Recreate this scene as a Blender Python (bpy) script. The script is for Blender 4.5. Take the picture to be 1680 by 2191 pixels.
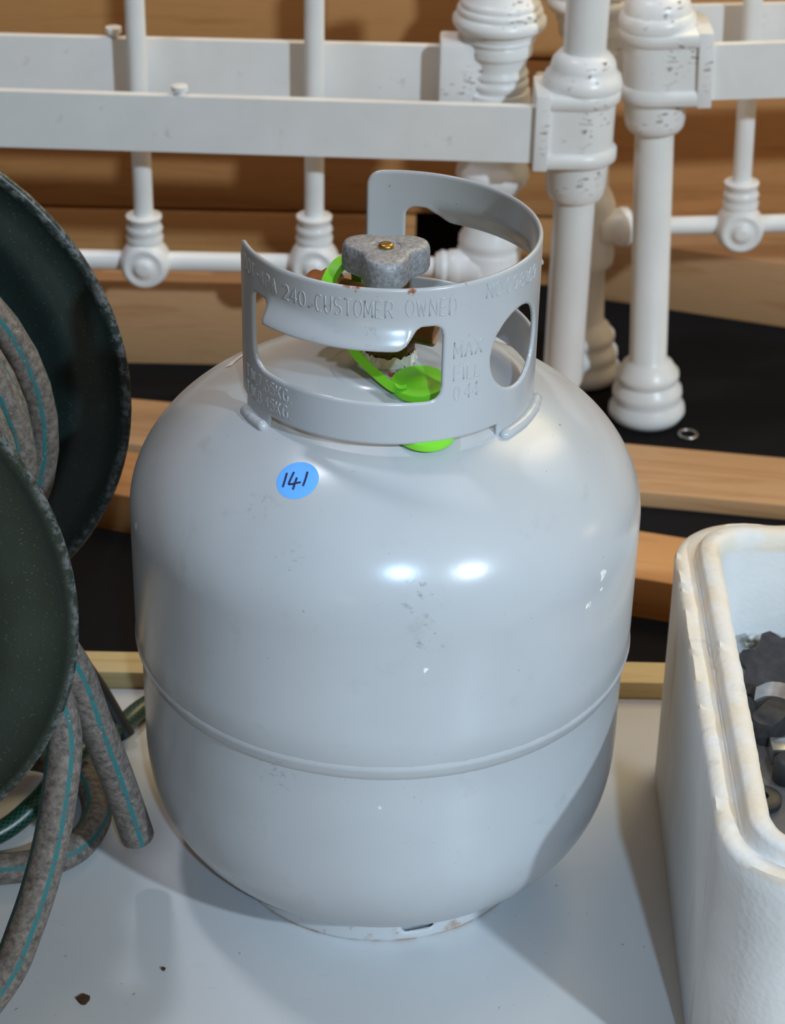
import bpy, math, random
import numpy as np
from mathutils import Vector, Matrix, noise as mnoise

for _o in list(bpy.data.objects):
    bpy.data.objects.remove(_o)
scene = bpy.context.scene
COL = scene.collection
R_ = math.radians
random.seed(7)

# ------------------------------------------------------------------ camera
cam_d = bpy.data.cameras.new('camera')
cam = bpy.data.objects.new('camera', cam_d)
COL.objects.link(cam)
scene.camera = cam
PIT, ROLL, YAW = 0.5375046, 0.02234376, 0.0040688
_fw = Vector((math.sin(YAW)*math.cos(PIT), math.cos(YAW)*math.cos(PIT), -math.sin(PIT)))
_rt = Vector((math.cos(YAW), -math.sin(YAW), 0))
_up = _rt.cross(_fw)
_r2 = math.cos(ROLL)*_rt + math.sin(ROLL)*_up
_u2 = -math.sin(ROLL)*_rt + math.cos(ROLL)*_up
cam.matrix_world = Matrix(((_r2.x, _u2.x, -_fw.x, 0.0), (_r2.y, _u2.y, -_fw.y, -1.11294),
                           (_r2.z, _u2.z, -_fw.z, 0.92211), (0, 0, 0, 1)))
cam_d.sensor_fit = 'HORIZONTAL'
cam_d.sensor_width = 36.0
cam_d.lens = 36.0*4500/1680
cam_d.clip_start = 0.05
cam_d.dof.use_dof = True
cam_d.dof.focus_distance = 1.20
cam_d.dof.aperture_fstop = 17.0

# ------------------------------------------------------------------ world and lamps
world = bpy.data.worlds.new('room_ambient')
scene.world = world
world.use_nodes = True
_bg = world.node_tree.nodes['Background']
_bg.inputs[0].default_value = (1.0, 0.78, 0.52, 1)
_bg.inputs[1].default_value = 0.26

def lamp(name, loc, power, color, radius):
    d = bpy.data.lights.new(name, 'POINT')
    d.energy = power
    d.color = color
    d.shadow_soft_size = radius
    o = bpy.data.objects.new(name, d)
    o.location = loc
    COL.objects.link(o)
    return o

def aim(o, target):
    o.rotation_euler = (Vector(target)-Vector(o.location)).to_track_quat('-Z', 'Y').to_euler()
    return o

lamp('daylight_lamp', (2.43, -2.90, 2.48), 440, (0.68, 0.86, 1.0), 0.08)      # front right: long shadow to the left
_s = bpy.data.lights.new('camera_side_lamp', 'SPOT')                           # behind the photographer
_s.energy, _s.color, _s.shadow_soft_size, _s.spot_size, _s.spot_blend = 430, (0.50, 0.75, 1.0), 0.05, R_(8.6), 1.0
_o = bpy.data.objects.new('camera_side_lamp', _s)
_o.location = (0.50, -3.60, 3.0)
COL.objects.link(_o)
aim(_o, (0.09, -0.11, 0.22))
def disk_lamp(name, loc, target, power, color, size):
    d = bpy.data.lights.new(name, 'AREA')
    d.energy, d.color, d.shape, d.size = power, color, 'DISK', size
    o = bpy.data.objects.new(name, d)
    o.location = loc
    COL.objects.link(o)
    return aim(o, target)
disk_lamp('warm_ceiling_lamp', (1.35, 1.75, 2.2), (0.1, 0.1, 0.1), 26, (1.0, 0.80, 0.44), 1.4)
disk_lamp('ceiling_lamp', (-0.72, 0.50, 2.6), (-0.1, -0.1, 0.0), 13, (0.88, 0.90, 1.0), 0.22)
lamp('warm_room_lamp', (-0.85, -3.1, 0.95), 4, (1.0, 0.72, 0.42), 0.04)
lamp('warm_side_lamp', (3.1, 0.55, 0.75), 5, (1.0, 0.72, 0.42), 0.05)

vs = scene.view_settings
vs.view_transform = 'Standard'
vs.look = 'None'
vs.exposure = 0.19
vs.gamma = 1.0
vs.use_curve_mapping = False

# ------------------------------------------------------------------ materials
def srgb(r, g, b):
    f = lambda c: (c/255/12.92 if c/255 <= 0.04045 else ((c/255+0.055)/1.055)**2.4)
    return (f(r), f(g), f(b), 1)

class NT:
    def __init__(s, name):
        s.m = bpy.data.materials.new(name)
        s.m.use_nodes = True
        s.t = s.m.node_tree
        s.b = s.t.nodes['Principled BSDF']
    def n(s, typ, **kw):
        x = s.t.nodes.new(typ)
        for k, v in kw.items():
            setattr(x, k, v)
        return x
    def l(s, a, b):
        s.t.links.new(a, b)
    def coord(s, scale=(1, 1, 1), kind='Object', loc=(0, 0, 0)):
        tc = s.n('ShaderNodeTexCoord')
        mp = s.n('ShaderNodeMapping')
        mp.inputs['Scale'].default_value = scale
        mp.inputs['Location'].default_value = loc
        s.l(tc.outputs[kind], mp.inputs[0])
        return mp.outputs[0]
    def noise(s, vec, scale, detail=4, rough=0.55):
        x = s.n('ShaderNodeTexNoise')
        x.inputs['Scale'].default_value = scale
        x.inputs['Detail'].default_value = detail
        x.inputs['Roughness'].default_value = rough
        s.l(vec, x.inputs['Vector'])
        return x.outputs[0]
    def ramp(s, val, stops, interp='LINEAR'):
        x = s.n('ShaderNodeValToRGB')
        x.color_ramp.interpolation = interp
        e = x.color_ramp.elements
        while len(e) < len(stops):
            e.new(0.5)
        for i, (p, c) in enumerate(stops):
            e[i].position = p
            e[i].color = c if len(c) == 4 else (*c, 1)
        s.l(val, x.inputs[0])
        return x.outputs[0]
    def mask(s, val, a, b):
        x = s.n('ShaderNodeMapRange')
        x.interpolation_type = 'SMOOTHSTEP'
        x.inputs['From Min'].default_value = a
        x.inputs['From Max'].default_value = b
        s.l(val, x.inputs[0])
        return x.outputs[0]
    def math(s, op, a, b=None):
        x = s.n('ShaderNodeMath', operation=op)
        for i, v in enumerate((a, b)):
            if v is None:
                continue
            if isinstance(v, (int, float)):
                x.inputs[i].default_value = v
            else:
                s.l(v, x.inputs[i])
        return x.outputs[0]
    def mix(s, fac, a, b):
        x = s.n('ShaderNodeMix', data_type='RGBA')
        if isinstance(fac, (int, float)):
            x.inputs[0].default_value = fac
        else:
            s.l(fac, x.inputs[0])
        for i, v in ((6, a), (7, b)):
            if isinstance(v, tuple):
                x.inputs[i].default_value = v
            else:
                s.l(v, x.inputs[i])
        return x.outputs[2]
    def dist(s, vec, p):
        x = s.n('ShaderNodeVectorMath', operation='DISTANCE')
        s.l(vec, x.inputs[0])
        x.inputs[1].default_value = p
        return x.outputs['Value']
    def bump(s, val, strength, distance=0.001):
        x = s.n('ShaderNodeBump')
        x.inputs['Strength'].default_value = strength
        x.inputs['Distance'].default_value = distance
        s.l(val, x.inputs['Height'])
        s.l(x.outputs[0], s.b.inputs['Normal'])
    def col(s, c):
        if isinstance(c, tuple):
            s.b.inputs['Base Color'].default_value = c
        else:
            s.l(c, s.b.inputs['Base Color'])
    def set(s, **kw):
        for k, v in kw.items():
            i = s.b.inputs[k.replace('_', ' ')]
            if isinstance(v, (int, float, tuple)):
                i.default_value = v
            else:
                s.l(v, i)

def plain(name, c, rough=0.5, metal=0.0, vary=0.0, scale=60, bump=0.0, spec=0.5):
    t = NT(name)
    if vary:
        n = t.noise(t.coord(), scale)
        t.col(t.ramp(n, [(0.3, tuple(x*(1-vary) for x in c[:3])), (0.7, tuple(min(1, x*(1+vary)) for x in c[:3]))]))
        if bump:
            t.bump(n, bump)
    else:
        t.col(c)
    t.set(Roughness=rough, Metallic=metal)
    t.b.inputs['Specular IOR Level'].default_value = spec
    return t.m

def tank_material(name, marks=(), chips=(), rust=()):
    t = NT(name)
    v = t.coord()
    base = t.ramp(t.noise(v, 9, 3), [(0.3, srgb(172, 174, 177)), (0.7, srgb(181, 183, 186))])
    n2 = t.noise(v, 420, 3)
    specks = t.mask(n2, 0.735, 0.765)
    c = t.mix(t.math('MULTIPLY', specks, 0.75), base, srgb(70, 62, 55))
    grime = t.math('MULTIPLY', t.mask(t.noise(v, 34, 6, 0.7), 0.58, 0.74), 0.16)
    c = t.mix(grime, c, srgb(128, 122, 112))
    fine = t.noise(v, 260, 4, 0.7)
    wn = t.n('ShaderNodeTexNoise')
    wn.inputs['Scale'].default_value = 150
    t.l(v, wn.inputs['Vector'])
    wm = t.n('ShaderNodeVectorMath', operation='MULTIPLY_ADD')
    t.l(wn.outputs['Color'], wm.inputs[0])
    wm.inputs[1].default_value = (0.007, 0.007, 0.007)
    wa = t.n('ShaderNodeVectorMath', operation='SUBTRACT')
    wa.inputs[1].default_value = (0.0035, 0.0035, 0.0035)
    t.l(v, wm.inputs[2])
    t.l(wm.outputs[0], wa.inputs[0])
    v = wa.outputs[0]
    for p, r, s in marks:
        k = t.math('MULTIPLY', t.mask(t.dist(v, p), r, r*0.25), t.mask(fine, 0.52, 0.70))
        c = t.mix(t.math('MULTIPLY', k, s), c, srgb(96, 96, 100))
    for p, r in chips:
        k = t.math('MULTIPLY', t.mask(t.dist(v, p), r, r*0.55), t.mask(fine, 0.40, 0.46))
        c = t.mix(k, c, srgb(236, 234, 228))
    for p, r in rust:
        k = t.math('MULTIPLY', t.mask(t.dist(v, p), r, r*0.3), t.mask(fine, 0.42, 0.55))
        c = t.mix(k, c, srgb(140, 72, 22))
    t.col(c)
    t.set(Roughness=0.23)
    t.b.inputs['Specular IOR Level'].default_value = 0.45
    t.bump(t.noise(v, 150, 2), 0.05, 0.0006)
    return t.m

def wood(name, light, dark, scale=1.0, seed=0.0, knot=None):
    t = NT(name)
    v = t.coord((0.6*scale, 9*scale, 9*scale), loc=(seed, seed*1.7, seed*0.3))
    w = t.n('ShaderNodeTexNoise')
    w.inputs['Scale'].default_value = 5.0
    w.inputs['Detail'].default_value = 3
    w.inputs['Distortion'].default_value = 0.6
    t.l(v, w.inputs['Vector'])
    rings = t.math('FRACT', t.math('MULTIPLY', w.outputs[0], 3.2))
    tri = t.math('ABSOLUTE', t.math('SUBTRACT', t.math('MULTIPLY', rings, 2.0), 1.0))
    fib = t.noise(t.coord((8, 160, 160)), 6, 4)
    mid = tuple(0.55*p+0.45*q for p, q in zip(light, dark))
    c = t.ramp(tri, [(0.0, light), (0.55, light), (1.0, mid)])
    c = t.mix(t.math('MULTIPLY', t.mask(fib, 0.45, 0.75), 0.25), c, dark)
    if knot:
        vv = t.coord()
        k = t.mask(t.dist(vv, knot), 0.008, 0.003)
        c = t.mix(k, c, srgb(92, 52, 26))
    t.col(c)
    t.set(Roughness=0.55)
    t.bump(fib, 0.12, 0.0005)
    return t.m

def bed_paint(name, hi=0.68):
    t = NT(name)
    v = t.coord()
    c = t.ramp(t.noise(v, 22, 4), [(0.3, srgb(236, 237, 237)), (0.7, srgb(243, 244, 245))])
    stain = t.mask(t.noise(v, 42, 6, 0.7), 0.62, 0.75)
    c = t.mix(t.math('MULTIPLY', stain, 0.35), c, srgb(176, 140, 98))
    dash = t.noise(t.coord((1, 1, 3.2)), 120, 4, 0.6)
    chip = t.math('MULTIPLY', t.mask(dash, hi, hi+0.04), t.mask(t.noise(v, 20, 2), 0.54, 0.64))
    c = t.mix(t.math('MULTIPLY', chip, 0.85), c, srgb(96, 64, 40))
    t.col(c)
    t.set(Roughness=0.33)
    t.bump(t.noise(v, 60, 3), 0.12, 0.001)
    return t.m

M = {}
M['tank'] = tank_material('tank_grey_paint',
    marks=[((0.0203, -0.148, 0.294), 0.018, 0.55), ((0.025, -0.1525, 0.270), 0.016, 0.5), ((-0.069, -0.104, 0.322), 0.012, 0.5),
           ((0.1456, -0.0153, 0.299), 0.008, 0.7), ((-0.0495, -0.131, 0.307), 0.01, 0.4), ((-0.045, -0.09, 0.345), 0.008, 0.6),
           ((-0.06, -0.14, 0.165), 0.02, 0.35)],
    chips=[((0.1265, -0.091, 0.2745), 0.0042), ((0.1255, -0.0925, 0.264), 0.0022), ((0.118, -0.102, 0.260), 0.0024),
           ((-0.146, -0.05, 0.275), 0.004), ((0.024, -0.1535, 0.248), 0.0018), ((0.0, -0.1535, 0.15), 0.0020)],
    rust=[((0.103, -0.03, 0.338), 0.002), ((0.09, -0.02, 0.346), 0.0015), ((0.014, -0.012, 0.3640), 0.0075), ((0.004, -0.0185, 0.3635), 0.006)])
def cp(deg, z, r=0.0868):
    return (r*math.cos(R_(deg)), r*math.sin(R_(deg)), z)
M['collar'] = tank_material('collar_grey_paint',
    marks=[(cp(-97, 0.420), 0.010, 0.45), (cp(-96, 0.432), 0.008, 0.4), (cp(-111.5, 0.436), 0.005, 0.8), (cp(-118, 0.414), 0.012, 0.3)],
    rust=[(cp(-102, 0.4478), 0.0032), (cp(-105, 0.4482), 0.0024), (cp(-82, 0.4478), 0.0028), (cp(-46, 0.412), 0.0034),
          (cp(-119, 0.433), 0.002), (cp(-62, 0.4475), 0.002), (cp(15, 0.447), 0.003)])
def ring_mat():
    t = NT('foot_ring_paint')
    v = t.coord()
    r = t.mask(t.noise(v, 70, 5, 0.7), 0.56, 0.68)
    sep = t.n('ShaderNodeSeparateXYZ')
    t.l(v, sep.inputs[0])
    low = t.mask(sep.outputs[2], 0.004, 0.0)
    k = t.math('MAXIMUM', t.math('MULTIPLY', r, 0.6), t.math('MULTIPLY', low, t.mask(t.noise(v, 45, 3), 0.42, 0.58)))
    t.col(t.mix(k, srgb(182, 184, 186), srgb(150, 104, 48)))
    t.set(Roughness=0.5)
    return t.m
M['foot_ring'] = ring_mat()
M['brass'] = plain('tarnished_brass', srgb(112, 78, 40), 0.42, 0.75, 0.35, 120, 0.1)
M['brass_bright'] = plain('bright_brass', srgb(168, 132, 66), 0.35, 0.85, 0.3, 300)
M['rusty'] = plain('rusty_brown_brass', srgb(142, 84, 36), 0.6, 0.4, 0.3, 150, 0.2)
M['copper_end'] = plain('copper_end', srgb(206, 160, 128), 0.5, 0.3, 0.12, 180)
M['zinc'] = plain('cast_zinc', srgb(150, 150, 154), 0.55, 0.35, 0.32, 420, 0.5)
M['tape'] = plain('thread_tape', srgb(206, 198, 180), 0.8, 0, 0.25, 200, 0.3)
def green_plastic():
    t = NT('green_plastic')
    t.col(srgb(130, 222, 46))
    t.set(Roughness=0.45)
    return t.m
M['green_plastic'] = green_plastic()
M['sticker'] = plain('blue_sticker', srgb(96, 172, 255), 0.6, 0, 0.03, 300)
M['ink'] = plain('dark_blue_ink', srgb(24, 22, 62), 0.5)
M['label'] = plain('white_label', srgb(225, 215, 210), 0.6)
M['bed'] = bed_paint('old_white_bed_paint', 0.70)
M['bed_worn'] = bed_paint('worn_white_bed_paint', 0.585)
M['pine_a'] = wood('pine_pale', srgb(196, 154, 112), srgb(160, 110, 66), 1.0, 1.3)
M['pine_b'] = wood('pine_orange', srgb(198, 142, 88), srgb(160, 100, 52), 1.0, 4.1)
M['pine_c'] = wood('pine_wall', srgb(206, 152, 96), srgb(168, 108, 56), 0.8, 7.7)
M['pine_d'] = wood('pine_batten', srgb(206, 184, 136), srgb(172, 142, 90), 1.2, 2.2)
def carpet():
    t = NT('black_carpet')
    n = t.noise(t.coord(), 700, 2)
    t.col(t.ramp(n, [(0.3, (0.006, 0.006, 0.007)), (0.7, (0.017, 0.016, 0.017))]))
    t.set(Roughness=0.95)
    t.b.inputs['Specular IOR Level'].default_value = 0.1
    t.bump(n, 0.6, 0.002)
    return t.m
M['carpet'] = carpet()
M['black_board'] = plain('black_backing', (0.008, 0.008, 0.009, 1), 0.9, spec=0.1)
def table_white():
    t = NT('white_tabletop')
    v = t.coord()
    c = t.ramp(t.noise(v, 6, 3), [(0.3, srgb(196, 197, 199)), (0.7, srgb(203, 204, 206))])
    s = t.mask(t.noise(v, 210, 3), 0.71, 0.75)
    c = t.mix(t.math('MULTIPLY', s, 0.6), c, srgb(110, 92, 70))
    g = t.math('MULTIPLY', t.mask(t.noise(t.coord((1, 4, 1)), 26, 5, 0.7), 0.6, 0.75), 0.18)
    c = t.mix(g, c, srgb(168, 156, 138))
    t.col(c)
    t.set(Roughness=0.32)
    return t.m
M['table'] = table_white()
def reel_green(name, c, r_wear):
    t = NT(name)
    v = t.coord()
    sep = t.n('ShaderNodeSeparateXYZ')
    t.l(v, sep.inputs[0])
    rad = t.math('SQRT', t.math('ADD', t.math('POWER', sep.outputs[0], 2.0), t.math('POWER', sep.outputs[2], 2.0)))
    base = t.ramp(t.noise(v, 30, 5), [(0.3, tuple(x*0.8 for x in c[:3])), (0.7, tuple(x*1.2 for x in c[:3]))])
    spk = t.mask(t.noise(v, 800, 2), 0.66, 0.72)
    base = t.mix(t.math('MULTIPLY', spk, 0.35), base, srgb(120, 140, 104))
    wear = t.math('MULTIPLY', t.mask(rad, r_wear-0.004, r_wear+0.0015), t.mask(t.noise(v, 170, 4, 0.7), 0.44, 0.62))
    t.col(t.mix(t.math('MULTIPLY', wear, 0.8), base, srgb(112, 116, 120)))
    t.set(Roughness=0.42)
    return t.m
M['reel_back'] = reel_green('reel_green_dark', srgb(32, 45, 44), 0.190)
M['reel_front'] = reel_green('reel_green', srgb(28, 42, 34), 0.1935)
M['reel_metal'] = plain('dark_reel_metal', srgb(40, 40, 42), 0.5, 0.2, 0.2, 80)
M['reel_grey'] = plain('pale_grey_tube', srgb(196, 194, 190), 0.45)
def hose_mat(name, base, base2, stripe, angles, width, speck):
    t = NT(name)
    uv = t.n('ShaderNodeUVMap')
    sep = t.n('ShaderNodeSeparateXYZ')
    t.l(uv.outputs[0], sep.inputs[0])
    v = t.coord()
    n = t.noise(v, 240, 4, 0.7)
    c = t.ramp(n, [(0.35, base), (0.65, base2)])
    k = None
    for a in angles:
        d = t.math('ABSOLUTE', t.math('SUBTRACT', sep.outputs[0], a))
        d = t.math('MINIMUM', d, t.math('SUBTRACT', 1.0, d))
        m = t.mask(d, width*1.25, width*0.75)
        k = m if k is None else t.math('MAXIMUM', k, m)
    k = t.math('MULTIPLY', k, t.mask(n, 0.30, 0.52))
    c = t.mix(k, c, stripe)
    dirt = t.math('MULTIPLY', t.mask(t.noise(v, 330, 4, 0.7), 0.62, 0.68), t.mask(t.noise(v, 40, 3), 0.5, 0.62))
    c = t.mix(t.math('MULTIPLY', dirt, speck), c, srgb(170, 152, 122))
    t.col(c)
    t.set(Roughness=0.7)
    t.bump(n, 0.15, 0.0006)
    return t.m
M['hose'] = hose_mat('grey_striped_hose', srgb(76, 70, 67), srgb(128, 119, 112), srgb(28, 106, 110), (0.0, 0.25, 0.5, 0.75), 0.022, 0.9)
def mesh_hose():
    t = NT('green_mesh_hose')
    uv = t.n('ShaderNodeUVMap')
    sep = t.n('ShaderNodeSeparateXYZ')
    t.l(uv.outputs[0], sep.inputs[0])
    a = t.math('MULTIPLY', sep.outputs[0], 12.0)
    b = t.math('MULTIPLY', sep.outputs[1], 190.0)
    k = None
    for q in (t.math('ADD', a, b), t.math('SUBTRACT', a, b)):
        f = t.math('ABSOLUTE', t.math('SUBTRACT', t.math('FRACT', q), 0.5))
        m = t.mask(f, 0.40, 0.46)
        k = m if k is None else t.math('MAXIMUM', k, m)
    t.col(t.mix(k, srgb(14, 38, 32), srgb(26, 92, 76)))
    t.set(Roughness=0.35)
    return t.m
M['mesh_hose'] = mesh_hose()
def foam():
    t = NT('white_foam')
    v = t.coord()
    c = t.ramp(t.noise(v, 14, 4), [(0.3, srgb(206, 205, 203)), (0.7, srgb(220, 219, 218))])
    sep = t.n('ShaderNodeSeparateXYZ')
    t.l(v, sep.inputs[0])
    rim = t.mask(sep.outputs[2], 0.0765, 0.081)
    yel = t.math('MULTIPLY', rim, t.mask(t.noise(v, 24, 5, 0.65), 0.30, 0.66))
    c = t.mix(t.math('MULTIPLY', yel, 0.75), c, srgb(216, 198, 172))
    st = t.math('MULTIPLY', t.mask(t.noise(t.coord((60, 60, 5)), 1.0, 4), 0.58, 0.72), 0.35)
    c = t.mix(st, c, srgb(168, 160, 142))
    cells = t.n('ShaderNodeTexVoronoi')
    cells.inputs['Scale'].default_value = 260
    t.l(v, cells.inputs['Vector'])
    n = t.noise(v, 260, 3)
    for p, r in FOAM_STAINS:
        k = t.math('MULTIPLY', t.mask(t.dist(v, p), r, r*0.3), t.mask(n, 0.36, 0.5))
        c = t.mix(k, c, srgb(92, 72, 16))
    t.col(c)
    t.set(Roughness=0.6)
    t.bump(cells.outputs['Distance'], 0.16, 0.0010)
    return t.m
FOAM_C = (0.41, -0.0875, 0.104)
FOAM_STAINS = [(tuple(p-q for p, q in zip(w, FOAM_C)), r) for w, r in (((0.2490, 0.0765, 0.1095), 0.010), ((0.2425, 0.0765, 0.1115), 0.006), ((0.2530, 0.0765, 0.1030), 0.005), ((0.2640, 0.0765, 0.1085), 0.006))]
M['foam'] = foam()
M['dark_iron'] = plain('dark_iron', srgb(60, 58, 60), 0.5, 0.4, 0.3, 140, 0.2)
M['dark_tray'] = plain('dark_grey_tray', srgb(92, 88, 88), 0.65, 0.0, 0.12, 160)
M['chrome'] = plain('worn_chrome', srgb(180, 182, 186), 0.25, 0.9, 0.3, 60)
M['black_rubber'] = plain('black_rubber', srgb(26, 28, 32), 0.5)
M['chip'] = plain('brown_bark', srgb(66, 44, 24), 0.8, 0, 0.3, 300)

# ------------------------------------------------------------------ builders
OFF = {}
def tag(o, label=None, cat=None, group=None, kind=None):
    if label: o['label'] = label
    if cat: o['category'] = cat
    if group: o['group'] = group
    if kind: o['kind'] = kind
    return o

def thing(name, label, cat, loc, rot=None, group=None):
    e = bpy.data.objects.new(name, None)
    e.empty_display_size = 0.05
    e.location = loc
    if rot:
        e.rotation_euler = rot
    COL.objects.link(e)
    OFF[e] = Vector(loc) if rot is None else Vector((0, 0, 0))
    return tag(e, label, cat, group)

def mk(name, geo, mat, parent=None, origin=None, sharp=35, rot=None, label=None, uv=None):
    """geo = (verts, faces); coordinates are those of the scene (or of a turned parent)."""
    verts, faces = geo[0], geo[1]
    uvs = geo[2] if len(geo) > 2 else None
    v = np.asarray(verts, float)
    if origin is None:
        origin = (v.min(0)+v.max(0))/2
    origin = np.asarray(origin, float)
    me = bpy.data.meshes.new(name)
    me.from_pydata((v-origin).tolist(), [], [tuple(int(i) for i in f) for f in faces])
    me.validate()
    me.polygons.foreach_set('use_smooth', [True]*len(me.polygons))
    if uvs is not None:
        lay = me.uv_layers.new(name='UVMap')
        for poly, fu in zip(me.polygons, uvs):
            for li, c in zip(poly.loop_indices, fu):
                lay.data[li].uv = c
    if sharp is not None:
        me.set_sharp_from_angle(angle=R_(sharp))
    me.materials.append(M[mat] if isinstance(mat, str) else mat)
    me.update()
    o = bpy.data.objects.new(name, me)
    COL.objects.link(o)
    po = OFF[parent] if parent is not None else Vector((0, 0, 0))
    o.location = Vector(origin)-po
    if rot:
        o.rotation_euler = rot
    if parent is not None:
        o.parent = parent
    OFF[o] = Vector(origin)
    if label:
        o['label'] = label
    return o

def join(*geos):
    V, F = [], []
    for g in geos:
        n = len(V)
        V += [tuple(p) for p in g[0]]
        F += [tuple(i+n for i in f) for f in g[1]]
    return V, F

def box(x0, x1, y0, y1, z0, z1, bev=0.0):
    if not bev:
        V = [(x, y, z) for z in (z0, z1) for y in (y0, y1) for x in (x0, x1)]
        F = [(0, 2, 3, 1), (4, 5, 7, 6), (0, 1, 5, 4), (2, 6, 7, 3), (0, 4, 6, 2), (1, 3, 7, 5)]
        return V, F
    import bmesh
    bm = bmesh.new()
    g = box(x0, x1, y0, y1, z0, z1)
    vs_ = [bm.verts.new(p) for p in g[0]]
    for f in g[1]:
        bm.faces.new([vs_[i] for i in f])
    bmesh.ops.bevel(bm, geom=list(bm.edges), offset=bev, segments=2, profile=0.6, affect='EDGES')
    bm.verts.index_update()
    out = ([tuple(v.co) for v in bm.verts], [tuple(v.index for v in f.verts) for f in bm.faces])
    bm.free()
    return out

def lathe(prof, c=(0, 0, 0), seg=64, axis='Z', cap=True):
    """profile of (radius, height) from low to high."""
    V, F = [], []
    for r, h in prof:
        for i in range(seg):
            a = 2*math.pi*i/seg
            x, y = r*math.cos(a), r*math.sin(a)
            p = {'Z': (x, y, h), 'Y': (x, h, -y), 'X': (h, x, y)}[axis]
            V.append((p[0]+c[0], p[1]+c[1], p[2]+c[2]))
    m = len(prof)
    for j in range(m-1):
        for i in range(seg):
            k = (i+1) % seg
            F.append((j*seg+i, j*seg+k, (j+1)*seg+k, (j+1)*seg+i))
    if cap:
        F.append(tuple(range(seg-1, -1, -1)))
        F.append(tuple((m-1)*seg+i for i in range(seg)))
    return V, F

def spline(pts, n):
    P = [Vector(p) for p in pts]
    P = [P[0]*2-P[1]] + P + [P[-1]*2-P[-2]]
    out = []
    for i in range(1, len(P)-2):
        a, b, c, d = P[i-1:i+3]
        for k in range(n):
            t = k/n
            out.append(0.5*((2*b)+(c-a)*t+(2*a-5*b+4*c-d)*t*t+(3*b-a-3*c+d)*t**3))
    out.append(P[-2])
    return out

def tube(path, r, seg=14, uv=False, twist=0.0, hollow=False):
    P = [Vector(p) for p in path]
    V, F, U = [], [], []
    nrm = None
    L = 0.0
    rings = []
    for i, p in enumerate(P):
        t = (P[min(i+1, len(P)-1)]-P[max(i-1, 0)]).normalized()
        if nrm is None:
            nrm = t.orthogonal().normalized()
        nrm = (nrm-t*nrm.dot(t)).normalized()
        b = t.cross(nrm)
        if i:
            L += (p-P[i-1]).length
        rr = r[i] if isinstance(r, (list, tuple)) else r
        for k in range(seg):
            a = 2*math.pi*k/seg + twist*L
            V.append(tuple(p+rr*(math.cos(a)*nrm+math.sin(a)*b)))
        rings.append(L)
    for j in range(len(P)-1):
        for k in range(seg):
            k2 = (k+1) % seg
            F.append((j*seg+k, j*seg+k2, (j+1)*seg+k2, (j+1)*seg+k))
            U.append(((k/seg, rings[j]), ((k+1)/seg, rings[j]), ((k+1)/seg, rings[j+1]), (k/seg, rings[j+1])))
    n = len(P)
    if hollow:      # open end with a bore
        base = len(V)
        t = (P[-1]-P[-2]).normalized()
        c = P[-1]
        for f, dz in ((0.62, 0.0), (0.55, -0.02)):
            for k in range(seg):
                q = Vector(V[(n-1)*seg+k])
                V.append(tuple(c+(q-c)*f+t*dz))
        for k in range(seg):
            k2 = (k+1) % seg
            F.append(((n-1)*seg+k, (n-1)*seg+k2, base+k2, base+k)); U.append(((0.12, 0),)*4)
            F.append((base+k, base+k2, base+seg+k2, base+seg+k)); U.append(((0.12, 0),)*4)
        F.append(tuple(base+seg+k for k in range(seg))); U.append(((0.12, 0),)*seg)
    else:
        F.append(tuple((n-1)*seg+k for k in range(seg))); U.append(((0.12, 0),)*seg)
    F.append(tuple(range(seg-1, -1, -1))); U.append(((0.12, 0),)*seg)
    return (V, F, U) if uv else (V, F)

def prism(poly, z0, z1):
    n = len(poly)
    V = [(x, y, z0) for x, y in poly]+[(x, y, z1) for x, y in poly]
    F = [tuple(range(n-1, -1, -1)), tuple(range(n, 2*n))]
    F += [(i, (i+1) % n, n+(i+1) % n, n+i) for i in range(n)]
    return V, F

def loft(loops):
    """stack of equal-length point loops, capped."""
    n = len(loops[0])
    V = [tuple(p) for lp in loops for p in lp]
    F = [tuple(range(n-1, -1, -1)), tuple((len(loops)-1)*n+i for i in range(n))]
    for j in range(len(loops)-1):
        for i in range(n):
            k = (i+1) % n
            F.append((j*n+i, j*n+k, (j+1)*n+k, (j+1)*n+i))
    return V, F

def xf(g, mat):
    return ([tuple(mat @ Vector(p)) for p in g[0]],)+tuple(g[1:])

def along(p0, p1):
    """matrix taking +Z to the direction p0->p1 at p0."""
    d = Vector(p1)-Vector(p0)
    return Matrix.Translation(Vector(p0)) @ d.to_track_quat('Z', 'Y').to_matrix().to_4x4()

# signed distance helpers in the unrolled sheet
def sd_poly(U, Vv, poly):
    poly = np.asarray(poly, float)
    d = np.full(U.shape, 1e9)
    s = np.ones(U.shape)
    n = len(poly)
    for i in range(n):
        a, b = poly[i], poly[i-1]
        ex, ey = b-a
        wx, wy = U-a[0], Vv-a[1]
        t = np.clip((wx*ex+wy*ey)/(ex*ex+ey*ey), 0, 1)
        d = np.minimum(d, (wx-ex*t)**2+(wy-ey*t)**2)
        c1 = Vv >= a[1]; c2 = Vv < b[1]; c3 = ex*wy > ey*wx
        flip = (c1 & c2 & c3) | (~c1 & ~c2 & ~c3)
        s = np.where(flip, -s, s)
    return s*np.sqrt(d)

def fillet(pts, rad, n=7):
    out = []
    m = len(pts)
    for i in range(m):
        p = Vector(pts[i]); a = Vector(pts[i-1]); b = Vector(pts[(i+1) % m])
        u, v = (a-p), (b-p)
        lu, lv = u.length, v.length
        u.normalize(); v.normalize()
        ang = u.angle(v)
        r = rad[i] if isinstance(rad, (list, tuple)) else rad
        d = min(r/math.tan(ang/2), lu*0.48, lv*0.48)
        p0, p1 = p+u*d, p+v*d
        for k in range(n+1):
            t = k/n
            q = p0*(1-t)**2+p*2*t*(1-t)+p1*t*t
            out.append((q.x, q.y))
    return out

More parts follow.
